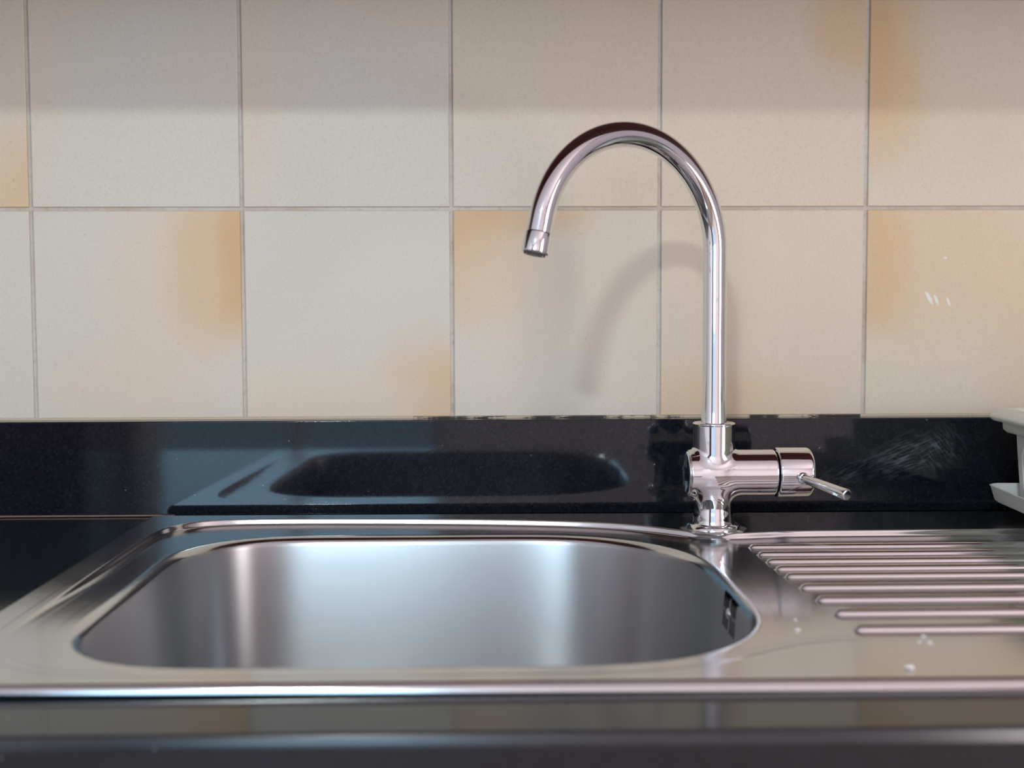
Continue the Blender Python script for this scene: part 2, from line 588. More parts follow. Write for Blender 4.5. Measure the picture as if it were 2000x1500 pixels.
# ceiling lamp whose light throws the tap's shadow on the tiles
M_LAMP = bpy.data.materials.new('lamp_diffuser')
M_LAMP.use_nodes = True
nt = M_LAMP.node_tree
nt.nodes.clear()
em = nt.nodes.new('ShaderNodeEmission')
em.inputs['Color'].default_value = (0.86, 0.97, 0.97, 1)
em.inputs['Strength'].default_value = LAMP_STRENGTH
out = nt.nodes.new('ShaderNodeOutputMaterial')
nt.links.new(em.outputs[0], out.inputs[0])
lamp = empty('ceiling_lamp', (LAMP_POS.x, LAMP_POS.y, RZ1))
tag(lamp, 'round white ceiling lamp behind the viewer that casts the tap shadow', 'lamp')
V, Fc = lathe([(0.0, -0.036), (0.10, -0.035), (0.112, -0.028), (0.115, -0.014)], 40)
mesh_obj('diffuser', V, Fc, M_LAMP, lamp)
V, Fc = lathe([(0.122, -0.0135), (0.122, 0.0)], 40)
mesh_obj('lamp_base', V, Fc, M_FRAME, lamp, smooth=False)

# ------------------------------------------------------------------ worktop and upstand
CX0, CX1 = -1.55, 1.55
YF = -0.5790           # where the rounded front edge begins
HOLE = (-0.285, 0.665, -0.522, -0.075)
prof = [(-0.02, 0.0), (YF, 0.0)]
prof_front = [(HOLE[2], 0.0), (YF, 0.0)]
# small arris, then a steep slightly bulging face, then the plumb front
yy, zz = YF, 0.0
for i in range(40):
    t = math.radians(67) * min(1, i / 12) if i < 12 else math.radians(67 + 23 * ((i - 12) / 27) ** 1.3)
    ds = 0.00020 if i < 12 else 0.00022
    yy -= ds * math.cos(t)
    zz -= ds * math.sin(t)
    prof_front.append((yy, zz))
prof_front += [(yy, -0.040), (HOLE[2], -0.040)]
M_EDGE = granite_mat('granite_edge', None, rough=0.26, ior=1.62)
V, Fc = loft([[(x, y, z) for (y, z) in prof_front] for x in (CX0, CX1)], True, True, True)
Fc = [tuple(reversed(q)) for q in Fc]
for b in ((CX0, CX1, HOLE[3], 0.0005, -0.04, 0.0), (CX0, HOLE[0], HOLE[2], HOLE[3], -0.04, 0.0), (HOLE[1], CX1, HOLE[2], HOLE[3], -0.04, 0.0)):
    v, f = box_data(*b, base=len(V))
    V += v
    Fc += f
top = mesh_obj('worktop', V, Fc, M_TOP, None, smooth=False)
bm = bmesh.new()
bm.from_mesh(top.data)
bmesh.ops.recalc_face_normals(bm, faces=bm.faces)
bm.to_mesh(top.data)
bm.free()
for pg in top.data.polygons:
    n = pg.normal
    pg.use_smooth = abs(n.x) < 0.1 and -1 < n.y < -0.01 and n.z > 0.01
top.data.materials.append(M_EDGE)
for pg in top.data.polygons:
    if abs(pg.normal.x) < 0.1 and pg.normal.y < -0.01 and pg.center.y < YF:
        pg.material_index = 1
tag(top, 'polished black granite worktop with a rounded front edge around the steel sink', 'worktop')
ups = boxes('upstand', [(CX0, CX1, -0.0205, 0.0005, 0.0006, 0.0905)], M_SPLASH, None, bevel=0.0012)
tag(ups, 'glossy black granite upstand strip behind the sink, below the beige tiles', 'upstand')
boxes('sealant_bead', [(CX0, -0.300, -0.0232, -0.0206, 0.0004, 0.0020)], M_SEAL_B, ups, bevel=0.0007)
M_UNIT = plain('unit_paint', srgb(70, 34, 32), 0.4)
unit = tag(boxes('base_cabinet', [(CX0, -0.33, -0.555, 0.0, RZ0, -0.0405), (0.72, CX1, -0.555, 0.0, RZ0, -0.0405),
                                             (-0.33, 0.72, -0.555, -0.54, RZ0, -0.0405)], M_UNIT),
           'dark reddish base cabinet carrying the black granite worktop', 'cabinet')


# ------------------------------------------------------------------ the sink
def arc_corner(p, a, b, r, n=24):
    """points of a fillet of radius r at corner p between neighbours a and b"""
    p, a, b = np.array(p, float), np.array(a, float), np.array(b, float)
    u1 = (a - p) / np.linalg.norm(a - p)
    u2 = (b - p) / np.linalg.norm(b - p)
    ang = math.acos(np.clip(u1 @ u2, -1, 1))
    t = r / math.tan(ang / 2)
    c = p + (u1 + u2) / np.linalg.norm(u1 + u2) * r / math.sin(ang / 2)
    s, e = p + u1 * t, p + u2 * t
    a0 = math.atan2(*(s - c)[::-1])
    a1 = math.atan2(*(e - c)[::-1])
    d = (a1 - a0 + math.pi) % (2 * math.pi) - math.pi
    return [c + r * np.array([math.cos(a0 + d * i / n), math.sin(a0 + d * i / n)]) for i in range(n + 1)]


def round_poly(pts, radii, seg=24):
    out_ = []
    n = len(pts)
    for i in range(n):
        out_ += arc_corner(pts[i], pts[i - 1], pts[(i + 1) % n], radii[i], seg)
    return np.array(out_)


def resample(P, n):
    P = np.vstack([P, P[:1]])
    d = np.r_[0, np.cumsum(np.linalg.norm(np.diff(P, axis=0), axis=1))]
    t = np.linspace(0, d[-1], n, endpoint=False)
    return np.stack([np.interp(t, d, P[:, 0]), np.interp(t, d, P[:, 1])], 1)


def smooth_closed(P, it):
    for _ in range(it):
        P = 0.5 * P + 0.25 * (np.roll(P, 1, 0) + np.roll(P, -1, 0))
    return P


def signed_dist(Q, P):
    """signed distance of points Q (m,2) to closed polygon P (n,2): negative inside"""
    res = np.empty(len(Q))
    A, B = P, np.roll(P, -1, 0)
    AB = B - A
    L2 = (AB ** 2).sum(1)
    for s in range(0, len(Q), 8000):
        q = Q[s:s + 8000]
        AQx = q[:, 0:1] - A[None, :, 0]
        AQy = q[:, 1:2] - A[None, :, 1]
        t = np.clip((AQx * AB[:, 0] + AQy * AB[:, 1]) / L2, 0, 1)
        dx = AQx - t * AB[:, 0]
        dy = AQy - t * AB[:, 1]
        d = np.sqrt((dx * dx + dy * dy).min(1))
        cond = (A[None, :, 1] > q[:, 1:2]) != (B[None, :, 1] > q[:, 1:2])
        xi = A[:, 0] + (q[:, 1:2] - A[:, 1]) * AB[:, 0] / np.where(np.abs(AB[:, 1]) < 1e-12, 1e-12, AB[:, 1])
        inside = ((q[:, 0:1] < xi) & cond).sum(1) % 2 == 1
        res[s:s + 8000] = np.where(inside, -d, d)
    return res


ZF, ZR = 0.0058, 0.0008        # flange level and sunken level
RL = 0.0055                    # rolled outer edge
outer = np.array([(-0.3165, -0.0445), (0.70, -0.0535), (0.70, -0.5350), (-0.3030, -0.5312)])
# bowl opening
bowl_c = round_poly([(-0.2607, -0.1240), (0.1690, -0.1265), (0.1640, -0.5062), (-0.2408, -0.5055)], [0.085, 0.128, 0.108, 0.080], 40)
bowl_c = smooth_closed(resample(bowl_c, 320), 60)
# sunken field of the sink: runs round the bowl, bulges round the tap and on to the drainer
rec = np.array([(-0.2865, -0.125), (-0.2855, -0.108), (-0.279, -0.088), (-0.262, -0.0745), (-0.223, -0.0702), (-0.17, -0.0708), (-0.12, -0.0728), (-0.05, -0.077),
                (0.018, -0.0838), (0.07, -0.0925), (0.108, -0.1025), (0.135, -0.1155), (0.153, -0.130), (0.166, -0.1465), (0.175, -0.1575), (0.187, -0.163),
                (0.201, -0.160), (0.215, -0.1525), (0.233, -0.147), (0.26, -0.1455), (0.32, -0.1455), (0.41, -0.1445), (0.55, -0.144), (0.64, -0.144),
                (0.662, -0.16), (0.668, -0.19), (0.668, -0.30), (0.668, -0.42), (0.66, -0.455), (0.64, -0.470), (0.55, -0.470), (0.40, -0.4695), (0.2928, -0.4685), (0.2375, -0.4645),
                (0.205, -0.4615), (0.185, -0.4612), (0.168, -0.4655), (0.152, -0.478), (0.135, -0.4935), (0.115, -0.5075), (0.09, -0.515), (0.05, -0.5180), (-0.05, -0.5185),
                (-0.17, -0.5180), (-0.225, -0.5150), (-0.255, -0.5030), (-0.270, -0.482), (-0.2755, -0.45), (-0.279, -0.37), (-0.2825, -0.28), (-0.285, -0.20)])
rec = smooth_closed(resample(rec, 420), 36)


def deck_field(Q):
    """the faint crease: the sunken field rises smoothly towards the front on the right"""
    zr = low_field(Q)
    return zr + (ZF - zr) * step_s(signed_dist(Q, rec))


def step_s(d):
    t = np.clip(np.asarray(d) / STEP_W + 0.5, 0, 1)
    return t * t * t * (t * (6 * t - 15) + 10)


def low_field(Q):
    x, y = Q[:, 0], Q[:, 1]
    front = np.clip((-0.22 - y) / 0.24, 0, 1)
    front = front * front * (3 - 2 * front)
    left = np.clip((0.15 - x) / 0.2, 0, 1)
    zr = ZR + (ZF - ZR) * (0.90 + 0.07 * left) * front
    return zr


STEP_W = 0.0032          # the steep pressed step round the sunken field


sink = empty('kitchen_sink', (0, 0, 0))
tag(sink, 'stainless steel inset sink with one bowl and a ribbed drainer in the black worktop', 'sink')

# inset quad of the deck (outer edge minus the rolled rim)
cen = outer.mean(0)


def inset_quad(q, d):
    res = []
    n = len(q)
    for i in range(n):
        a, p, b = q[i - 1], q[i], q[(i + 1) % n]
        e1 = (p - a) / np.linalg.norm(p - a)
        e2 = (b - p) / np.linalg.norm(b - p)
        n1 = np.array([e1[1], -e1[0]])
        n2 = np.array([e2[1], -e2[0]])
        M = np.array([n1, n2])
        res.append(np.linalg.solve(M, np.array([n1 @ p + d, n2 @ p + d])))
    return np.array(res)


inner = inset_quad(outer, RL)        # outer runs clockwise: inward normal = (ey, -ex)
NX, NY = 470, 230
uu, vv = np.meshgrid(np.linspace(0, 1, NX), np.linspace(0, 1, NY), indexing='ij')
G = ((1 - uu)[..., None] * (1 - vv)[..., None] * inner[0] + uu[..., None] * (1 - vv)[..., None] * inner[1]
     + uu[..., None] * vv[..., None] * inner[2] + (1 - uu)[..., None] * vv[..., None] * inner[3]).reshape(-1, 2)
sb = signed_dist(G, bowl_c)
inside = (sb < 0.004).reshape(NX, NY)
near = (np.abs(signed_dist(G, rec)) < 0.0060).reshape(NX, NY)
cell_keep = ~(near[:-1, :-1] & near[1:, :-1] & near[1:, 1:] & near[:-1, 1:])
cell_keep &= ~(inside[:-1, :-1] & inside[1:, :-1] & inside[1:, 1:] & inside[:-1, 1:])
used = np.zeros((NX, NY), bool)
for di, dj in ((0, 0), (1, 0), (1, 1), (0, 1)):
    used[di:NX - 1 + di, dj:NY - 1 + dj] |= cell_keep
Z = deck_field(G)
e = 0.0006
nx_ = (deck_field(G + np.array([e, 0])) - deck_field(G - np.array([e, 0]))) / (2 * e)
ny_ = (deck_field(G + np.array([0, e])) - deck_field(G - np.array([0, e]))) / (2 * e)
# bowl edge: the deck starts to lean into the rounded opening
Nn = np.stack([-nx_, -ny_, np.ones_like(nx_)], 1)
Nn /= np.linalg.norm(Nn, axis=1)[:, None]
idx = -np.ones(NX * NY, int)
sel = np.where(used.ravel())[0]
idx[sel] = np.arange(len(sel))
grid = idx.reshape(NX, NY)
ci, cj = np.where(cell_keep)
faces = np.stack([grid[ci, cj], grid[ci, cj + 1], grid[ci + 1, cj + 1], grid[ci + 1, cj]], 1)
mesh_obj('deck', np.column_stack([G[sel], Z[sel]]), faces, M_DECK, sink, True, Nn[sel])

# pressed step round the sunken field, a fine strip bridging the deck
tr = np.roll(rec, -1, 0) - np.roll(rec, 1, 0)
tr /= np.linalg.norm(tr, axis=1)[:, None]
outw = np.stack([tr[:, 1], -tr[:, 0]], 1)
if signed_dist(rec[:1] + outw[:1] * 0.004, rec)[0] < 0:
    outw = -outw
loops = []
for sv in np.r_[-0.0082, -0.0078, np.linspace(-0.0070, -0.0022, 5), np.linspace(-0.0018, 0.0018, 19), np.linspace(0.0022, 0.0070, 5), 0.0078, 0.0082]:
    xy = rec + outw * sv
    for i in range(4):                     # keep inside the deck
        a, b = inner[i], inner[(i + 1) % 4]
        e_ = (b - a) / np.linalg.norm(b - a)
        n_ = np.array([e_[1], -e_[0]])
        dd = (xy - a) @ n_
        xy = xy + np.where(dd < 0, -dd, 0)[:, None] * n_
    zr_ = low_field(xy)
    zz = zr_ + (ZF - zr_) * step_s(np.full(len(xy), sv)) + (0.00003 if abs(sv) < 0.008 else -0.00008)
    loops.append([(xy[i][0], xy[i][1], zz[i]) for i in range(len(xy))])
V, Fc = loft(loops)
st_o = mesh_obj('pressed_step', V, Fc, M_DECK, sink)
if st_o.data.polygons[5].normal.z < 0:
    st_o.data.flip_normals()

# rolled rim round the deck
loop_pts, loop_n = [], []
for i in range(4):
    a, p, b = inner[i - 1], inner[i], inner[(i + 1) % 4]
    e1 = (p - a) / np.linalg.norm(p - a)
    e2 = (b - p) / np.linalg.norm(b - p)
    o1 = np.array([-e1[1], e1[0]])
    o2 = np.array([-e2[1], e2[0]])
    for k in range(9):
        w = o1 * (1 - k / 8) + o2 * (k / 8)
        loop_pts.append(p)
        loop_n.append(w / np.linalg.norm(w))
    m_ = 160 if i in (0, 2) else 80
    for k in range(1, m_):
        loop_pts.append(p + (b - p) * k / m_)
        loop_n.append(o2)
loop_pts, loop_n = np.array(loop_pts), np.array(loop_n)
loops, nrm = [], []
ztop = deck_field(loop_pts)
for k in range(15):
    a = math.pi / 2 * k / 14 * 1.08
    off = RL * math.sin(a)
    dz = RL * (1 - math.cos(a))
    xy = loop_pts + loop_n * off
    # the front edge stands a little proud of the worktop, more so towards the left
    gap = np.where(loop_n[:, 1] < -0.3, np.clip(0.0021 * (0.24 - xy[:, 0]) / 0.48, 0.0001, 0.0034), 0.0001)
    loops.append([(xy[i][0], xy[i][1], max(ztop[i] - dz * (ZF - gap[i]) / RL, gap[i])) for i in range(len(xy))])
    nrm += [(loop_n[i][0] * math.sin(a), loop_n[i][1] * math.sin(a), math.cos(a)) for i in range(len(xy))]
V, Fc = loft(loops)
mesh_obj('rim', V, Fc, M_DECK, sink, True, nrm)

boxes('gasket', [(-0.28, 0.69, -0.5245, -0.5200, 0.0001, 0.0040)], M_DARK, sink)

# bowl
NB = 320
tang = np.roll(bowl_c, -1, 0) - np.roll(bowl_c, 1, 0)
tang /= np.linalg.norm(tang, axis=1)[:, None]
inw = np.stack([tang[:, 1], -tang[:, 0]], 1)
bc = bowl_c.mean(0)
if ((bc - bowl_c[0]) @ inw[0]) < 0:
    inw = -inw
zc0 = deck_field(bowl_c)
RO, DRAFT, DEPTH, RFIL = 0.0085, math.radians(4.0), 0.165, 0.036
prof = []
for k in range(11):
    a = (math.pi / 2 - DRAFT) * k / 10
    prof.append((RO * math.sin(a), -RO * (1 - math.cos(a))))
s0, z0_ = prof[-1]
zw = -DEPTH + RFIL * (1 - math.sin(DRAFT))
for k in range(1, 9):
    z = z0_ + (zw - z0_) * k / 8
    prof.append((s0 + (z0_ - z) * math.tan(DRAFT), z))
s1 = prof[-1][0]
for k in range(1, 11):
    a = DRAFT + (math.pi / 2 - DRAFT) * k / 10
    prof.append((s1 + RFIL * (math.cos(DRAFT) - math.cos(a)), -DEPTH + RFIL * (1 - math.sin(a))))
loops = []
for s in (-0.0095, -0.008, -0.0065, -0.005, -0.0035, -0.002, -0.001):      # collar lying on the deck
    xy = bowl_c + inw * s
    zz = deck_field(xy) + 0.00004 - (0.00008 if s < -0.009 else 0)
    loops.append([(xy[i][0], xy[i][1], zz[i]) for i in range(NB)])
N_COLLAR = len(loops) + 7
for s, z in prof:
    xy = bowl_c + inw * s
    f_ = max(0.0, 1 + z / 0.05)
    loops.append([(xy[i][0], xy[i][1], z + 0.00004 + ZR + (zc0[i] - ZR) * f_) for i in range(NB)])
last = np.array([p[:2] for p in loops[-1]])
cc = last.mean(0)
for k in range(1, 8):
    w = 1 - k / 8 * 0.93
    xy = cc + (last - cc) * w
    rr = np.linalg.norm(last - cc, axis=1)
    if k == 7:
        xy = cc + (last - cc) / rr[:, None] * 0.043
    loops.append([(xy[i][0], xy[i][1], -DEPTH + ZR - 0.006 * k / 7) for i in range(NB)])
V, Fc = loft(loops)
bowl = mesh_obj('bowl', V, [tuple(reversed(q)) for q in Fc], M_BOWL, sink)
bm = bmesh.new()
bm.from_mesh(bowl.data)
bm.faces.ensure_lookup_table()
# outward side = towards the inside of the bowl
f0 = min(bm.faces, key=lambda f: abs(f.calc_center_median().z + 0.08) + abs(f.calc_center_median().x + 0.05))
if f0.normal.dot(Vector((cc[0], cc[1], f0.calc_center_median().z)) - f0.calc_center_median()) < 0:
    bmesh.ops.reverse_faces(bm, faces=bm.faces)
bm.to_mesh(bowl.data)
bm.free()
bowl.data.polygons.foreach_set('use_smooth', [True] * len(bowl.data.polygons))
bowl.data.materials.append(M_DECK)
bowl.data.polygons.foreach_set('material_index', [1 if pg.index < N_COLLAR * NB else 0 for pg in bowl.data.polygons])
V, Fc = lathe([(0.0445, -0.001), (0.041, -0.0005), (0.037, -0.006), (0.0, -0.0065)], 48)
mesh_obj('drain_strainer', xf(V, Matrix.Translation((cc[0], cc[1], -DEPTH + ZR - 0.004))), Fc, M_DECK, sink)

# overflow grille on the right wall of the bowl: two by two groups of three slots and a screw
cam_p = np.array(CAM_LOC)


def wall_right_x(y, z):
    """x of the right bowl wall at (y, z)"""
    s = s0 + max(0.0, (z0_ + ZR) - z) * math.tan(DRAFT)
    P = bowl_c + inw * s
    m_ = P[:, 0] > cc[0] + 0.08
    Q = P[m_]
    o_ = Q[:, 1].argsort()
    return float(np.interp(y, Q[o_, 1], Q[o_, 0]))


def pixel_to_wall(d):
    lo, hi = 0.3, 1.0
    for _ in range(60):
        m_ = (lo + hi) / 2
        p = cam_p + d * m_
        if p[0] > wall_right_x(p[1], p[2]):
            hi = m_
        else:
            lo = m_
    return cam_p + d * lo


OVF_C = pixel_to_wall(np.array([0.21706, 0.98317, -0.26475]))
slot_mesh = None
for gi in range(2):
    for gj in range(2):
        for k in range(3):
            dy = -(gi - 0.5) * 0.0215 - (k - 1) * 0.0060
            dz = (gj - 0.5) * 0.0126
            y, z = OVF_C[1] + dy, OVF_C[2] + dz
            x = wall_right_x(y, z)
            if slot_mesh is None:
                V, Fc = [], []
                lp = []
                for q in range(16):
                    a = 2 * math.pi * q / 16
                    lp.append((0.00085 * math.cos(a), 0.0046 * (1 if math.sin(a) > 0 else -1) + 0.00100 * math.sin(a)))
                V, Fc = loft([[(0.0010, p[0], p[1]) for p in lp], [(-0.00036, p[0], p[1]) for p in lp]], True, False, True)
                so = mesh_obj('overflow_slot', V, Fc, M_DARK, bowl, smooth=False)
                slot_mesh = so.data
            else:
                so = bpy.data.objects.new('overflow_slot', slot_mesh)
                link(so, bowl)
            so.location = (x, y, z)
            so.rotation_euler = (0, DRAFT, 0)
V, Fc = lathe([(0.0, -0.0022), (0.0022, -0.0020), (0.0036, -0.0010), (0.0040, 0.0003)], 24, 'X')
sc_ = mesh_obj('overflow_screw', V, Fc, M_CHROME, bowl)
sc_.location = (wall_right_x(OVF_C[1] + 0.001, OVF_C[2]), OVF_C[1] + 0.001, OVF_C[2])

# drainer ribs: each pressed ridge is a part
RIB_W, RIB_H, RIB_X0, RIB_X1 = 0.0056, 0.0036, 0.2120, 0.648
RIB_R = 0.0043


def rib_mesh():
    V, Nl = [], []
    ns, nn = 16, 12
    ring = []

    def prof_(d):
        # round crown of radius RIB_R running out into a concave foot
        a = abs(d)
        sg = 1 if d > 0 else -1
        dk = RIB_R * 0.93
        if a <= dk:
            z = RIB_H - RIB_R + math.sqrt(RIB_R ** 2 - a * a)
            return z, -sg * a / math.sqrt(RIB_R ** 2 - a * a)
        zk = RIB_H - RIB_R + math.sqrt(RIB_R ** 2 - dk * dk)
        t = (a - dk) / (RIB_W - dk)
        sl = dk / math.sqrt(RIB_R ** 2 - dk * dk)
        return zk * (1 - t) ** 3, -sg * sl * (1 - t) ** 2
    # straight part: sections at X0 and X1
    L_ = RIB_X1 - RIB_X0
    Fc = []
    xs = np.linspace(0, L_, 40)
    for x in xs:
        for s in range(2 * ns + 1):
            d = RIB_W * (s / ns - 1)
            z, dz = prof_(d)
            V.append((x, d, z - 0.0001))
            Nl.append((0, -dz, 1))
    w = 2 * ns + 1
    for i in range(len(xs) - 1):
        for s in range(w - 1):
            a = i * w + s
            Fc.append((a, a + w, a + w + 1, a + 1))
    # rounded noses
    for x0, sg in ((0.0, -1), (L_, 1)):
        base = len(V)
        for q in range(nn + 1):
            th = -math.pi / 2 + math.pi * q / nn
            for s in range(ns + 1):
                r = RIB_W * s / ns
                z, dz = prof_(r)
                dx, dy = sg * math.cos(th), math.sin(th)
                V.append((x0 + dx * r * 1.25, dy * r, z - 0.0001))
                Nl.append((-dz * dx / 1.25, -dz * dy, 1))
        for q in range(nn):
            for s in range(ns):
                a = base + q * (ns + 1) + s
                fc = (a, a + ns + 1, a + ns + 2, a + 1)
                Fc.append(fc if sg < 0 else tuple(reversed(fc)))
    Nl = np.array(Nl)
    Nl = Nl / np.linalg.norm(Nl, axis=1)[:, None]
    return V, Fc, Nl


V, Fc, Nl = rib_mesh()
rib0 = None
for y in (-0.1900, -0.2180, -0.2445, -0.2710, -0.2975, -0.3345, -0.3715, -0.4070, -0.4440):
    zb = float(deck_field(np.array([[0.30, y]]))[0])
    if rib0 is None:
        rib0 = mesh_obj('drainer_rib', V, Fc, M_RIB, sink, True, Nl)
        r_ = rib0
    else:
        r_ = bpy.data.objects.new('drainer_rib', rib0.data)
        link(r_, sink)
    r_.location = (RIB_X0, y, zb)

# ------------------------------------------------------------------ the tap
TX, TY = 0.1893, -0.1343
TZ = ZF
tap = empty('mixer_tap', (TX, TY, TZ))
tag(tap, 'chrome single lever mixer tap with a tall curved spout at the back of the sink', 'tap')


def surface_net(sdf, lo, hi, step):
    """polygonise an implicit surface; vertices pulled exactly onto it, normals from its gradient"""
    lo, hi = np.array(lo, float), np.array(hi, float)
    n = np.ceil((hi - lo) / step).astype(int) + 1
    ax = [lo[i] + step * np.arange(n[i]) for i in range(3)]
    X, Y, Zg = np.meshgrid(*ax, indexing='ij')
    D = sdf(np.stack([X.ravel(), Y.ravel(), Zg.ravel()], 1)).reshape(n)
    S = D < 0
    c = S[:-1, :-1, :-1].astype(int)
    tot = np.zeros_like(c)
    for a in (0, 1):
        for b in (0, 1):
            for d in (0, 1):
                tot = tot + S[a:n[0] - 1 + a, b:n[1] - 1 + b, d:n[2] - 1 + d]
    act = (tot > 0) & (tot < 8)
    vid = -np.ones(act.shape, int)
    I = np.argwhere(act)
    vid[act] = np.arange(len(I))
    P = lo + (I + 0.5) * step

    def grad(p):
        h = 1e-5
        g = np.stack([(sdf(p + np.eye(3)[i] * h) - sdf(p - np.eye(3)[i] * h)) / (2 * h) for i in range(3)], 1)
        return g
    for _ in range(6):
        g = grad(P)
        P = P - (sdf(P) / np.maximum((g * g).sum(1), 1e-6))[:, None] * g
    g = grad(P)
    Nn_ = g / np.maximum(np.linalg.norm(g, axis=1)[:, None], 1e-9)
    quads = []
    for axis in range(3):
        o1, o2 = [(1, 2), (2, 0), (0, 1)][axis]
        sl0 = [slice(1, -1)] * 3
        sl0[axis] = slice(0, -1)
        sl1 = list(sl0)
        sl1[axis] = slice(1, None)
        A_, B_ = S[tuple(sl0)], S[tuple(sl1)]
        ch = np.argwhere(A_ != B_)
        if len(ch) == 0:
            continue
        sg = A_[A_ != B_]
        base = ch + 1
        base[:, axis] = ch[:, axis]
        d1 = np.zeros(3, int)
        d1[o1] = 1
        d2 = np.zeros(3, int)
        d2[o2] = 1
        q = [base - d1 - d2, base - d2, base, base - d1]
        Q = np.stack([vid[tuple(x.T)] for x in q], 1)
        Q[~sg] = Q[~sg][:, ::-1]
        quads.append(Q)
    Q = np.vstack(quads)
    Q = Q[(Q >= 0).all(1)]
    return P, Q, Nn_


def sd_cyl(p, axis, c, r, h0, h1, rnd):
    """rounded cylinder along axis (0..2) centred at the other two coords c"""
    o_ = [i for i in range(3) if i != axis]
    rad = np.sqrt((p[:, o_[0]] - c[0]) ** 2 + (p[:, o_[1]] - c[1]) ** 2)
    dx = rad - (r - rnd)
    dy = np.abs(p[:, axis] - (h0 + h1) / 2) - ((h1 - h0) / 2 - rnd)
    return np.minimum(np.maximum(dx, dy), 0) + np.sqrt(np.maximum(dx, 0) ** 2 + np.maximum(dy, 0) ** 2) - rnd


def smin(a, b, k):
    h = np.clip(0.5 + 0.5 * (b - a) / k, 0, 1)
    return b * (1 - h) + a * h - k * h * (1 - h)


AX_Z = 0.0541 - TZ          # axis of the valve cylinder above the tap base
R_V, R_H = 0.0172, 0.0196


def body_sdf(p):
    # slightly waisted riser below and collar socket above, melted into the cross cylinder
    z = p[:, 2]
    up = sd_cyl(p, 2, (0, 0), 0.0175, 0.040, 0.0895, 0.0004)
    waist = R_V - 0.0012 * np.exp(-((z - 0.022) / 0.010) ** 2) + 0.0022 * np.exp(-(np.maximum(z, 0) / 0.0045) ** 2)
    rad = np.sqrt(p[:, 0] ** 2 + p[:, 1] ** 2)
    low = np.maximum(rad - waist, np.maximum(-z + 0.0015, z - 0.05))
    cr = sd_cyl(p, 0, (0, AX_Z), R_H, -0.0222, 0.0515, 0.0012)
    return smin(smin(low, cr, 0.0075), up, 0.0042)


P, Q, Nn_ = surface_net(body_sdf, (-0.03, -0.03, -0.003), (0.058, 0.03, 0.094), 0.0011)
mesh_obj('valve_body', P, Q, M_CHROME, tap, True, Nn_)
# base flange and the clear sealant round it
V, Fc = lathe([(0.0170, 0.0060), (0.0205, 0.0054), (0.0222, 0.0040), (0.0228, 0.0022), (0.0232, 0.0003), (0.0232, 0.0001)], 64)
mesh_obj('base_flange', V, Fc, M_CHROME, tap)
m_, N_, L_, p_ = new_mat('clear_sealant')
p_.inputs['Base Color'].default_value = srgb(120, 118, 112)
p_.inputs['Roughness'].default_value = 0.18
p_.inputs['Transmission Weight'].default_value = 0.5
loops = []
rg = random.Random(3)
wob = [1 + 0.05 * math.sin(3 * a * 0.0981 + 1) + 0.045 * math.sin(7 * a * 0.0981) + rg.uniform(-.012, .012) for a in range(64)]
for r, z in ((0.0228, 0.0016), (0.0245, 0.0012), (0.0262, 0.0006), (0.0275, 0.0001)):
    loops.append([(r * wob[j] * math.cos(2 * math.pi * j / 64), r * wob[j] * 0.93 * math.sin(2 * math.pi * j / 64), z) for j in range(64)])
V, Fc = loft(loops)
mesh_obj('base_sealant', V, Fc, m_, tap)
# left end plug of the valve
V, Fc = lathe([(0.0188, 0.0006), (0.0182, -0.0008), (0.0160, -0.0016), (0.0, -0.0022)], 56, 'X')
mesh_obj('end_plug', xf(V, Matrix.Translation((-0.0222, 0, AX_Z))), [tuple(reversed(q)) for q in Fc], M_CHROME, tap)
# spacer ring and the handle cap
V, Fc = lathe([(0.0184, 0.0), (0.0184, 0.0040)], 56, 'X')
mesh_obj('spacer_ring', xf(V, Matrix.Translation((0.0505, 0, AX_Z))), Fc, M_DARK, tap)
R_C = 0.0212
cap_p = [(0.0, 0.0), (R_C - 0.0010, 0.0), (R_C - 0.0003, 0.0004), (R_C, 0.0014), (R_C, 0.0255)]
for k in range(1, 9):
    a = math.pi / 2 * k / 8
    cap_p.append((R_C - 0.0045 * (1 - math.cos(a)), 0.0255 + 0.0045 * math.sin(a)))
cap_p.append((0.0, 0.0306))
V, Fc = lathe(cap_p, 64, 'X')
hcap = mesh_obj('handle_cap', xf(V, Matrix.Translation((0.0528, 0, AX_Z))), Fc, M_CHROME, tap)
mod = hcap.modifiers.new('edges', 'EDGE_SPLIT')
mod.split_angle = math.radians(50)
# lever rod with a rounded tip
l0 = Vector((0.2575 - TX, -0.0160, 0.0527 - TZ))
l1 = Vector((0.2812 - TX, -0.202 - TY, 0.0453 - TZ))
ld = (l1 - l0)
pts, rad = [], []
for k in range(9):
    t = k / 8
    pts.append(l0 + ld * t)
    rad.append(0.0037 + 0.0008 * t)
u_ = ld.normalized()
for k in range(1, 6):
    a = math.pi / 2 * k / 5
    pts.append(l1 + u_ * 0.0012 * math.sin(a))
    rad.append(0.0045 - 0.0012 * (1 - math.cos(a)))
V, Fc = tube(pts, rad, 28)
lev = mesh_obj('lever', V, Fc, M_CHROME, tap)
V, Fc = lathe([(0.0050, -0.002), (0.0050, 0.0012), (0.0044, 0.0020), (0.0036, 0.0020)], 28)
Mx = frame_from(u_).to_4x4()
Mx.translation = l0 + u_ * 0.0052
mesh_obj('lever_collar', xf(V, Mx), Fc, M_CHROME, lev)
# collar plate on top of the body
V, Fc = lathe([(0.0174, 0.0888), (0.0177, 0.0892), (0.0178, 0.0902), (0.0177, 0.0910), (0.0170, 0.0914), (0.0110, 0.0916)], 56)
mesh_obj('collar', V, Fc, M_CHROME, tap)
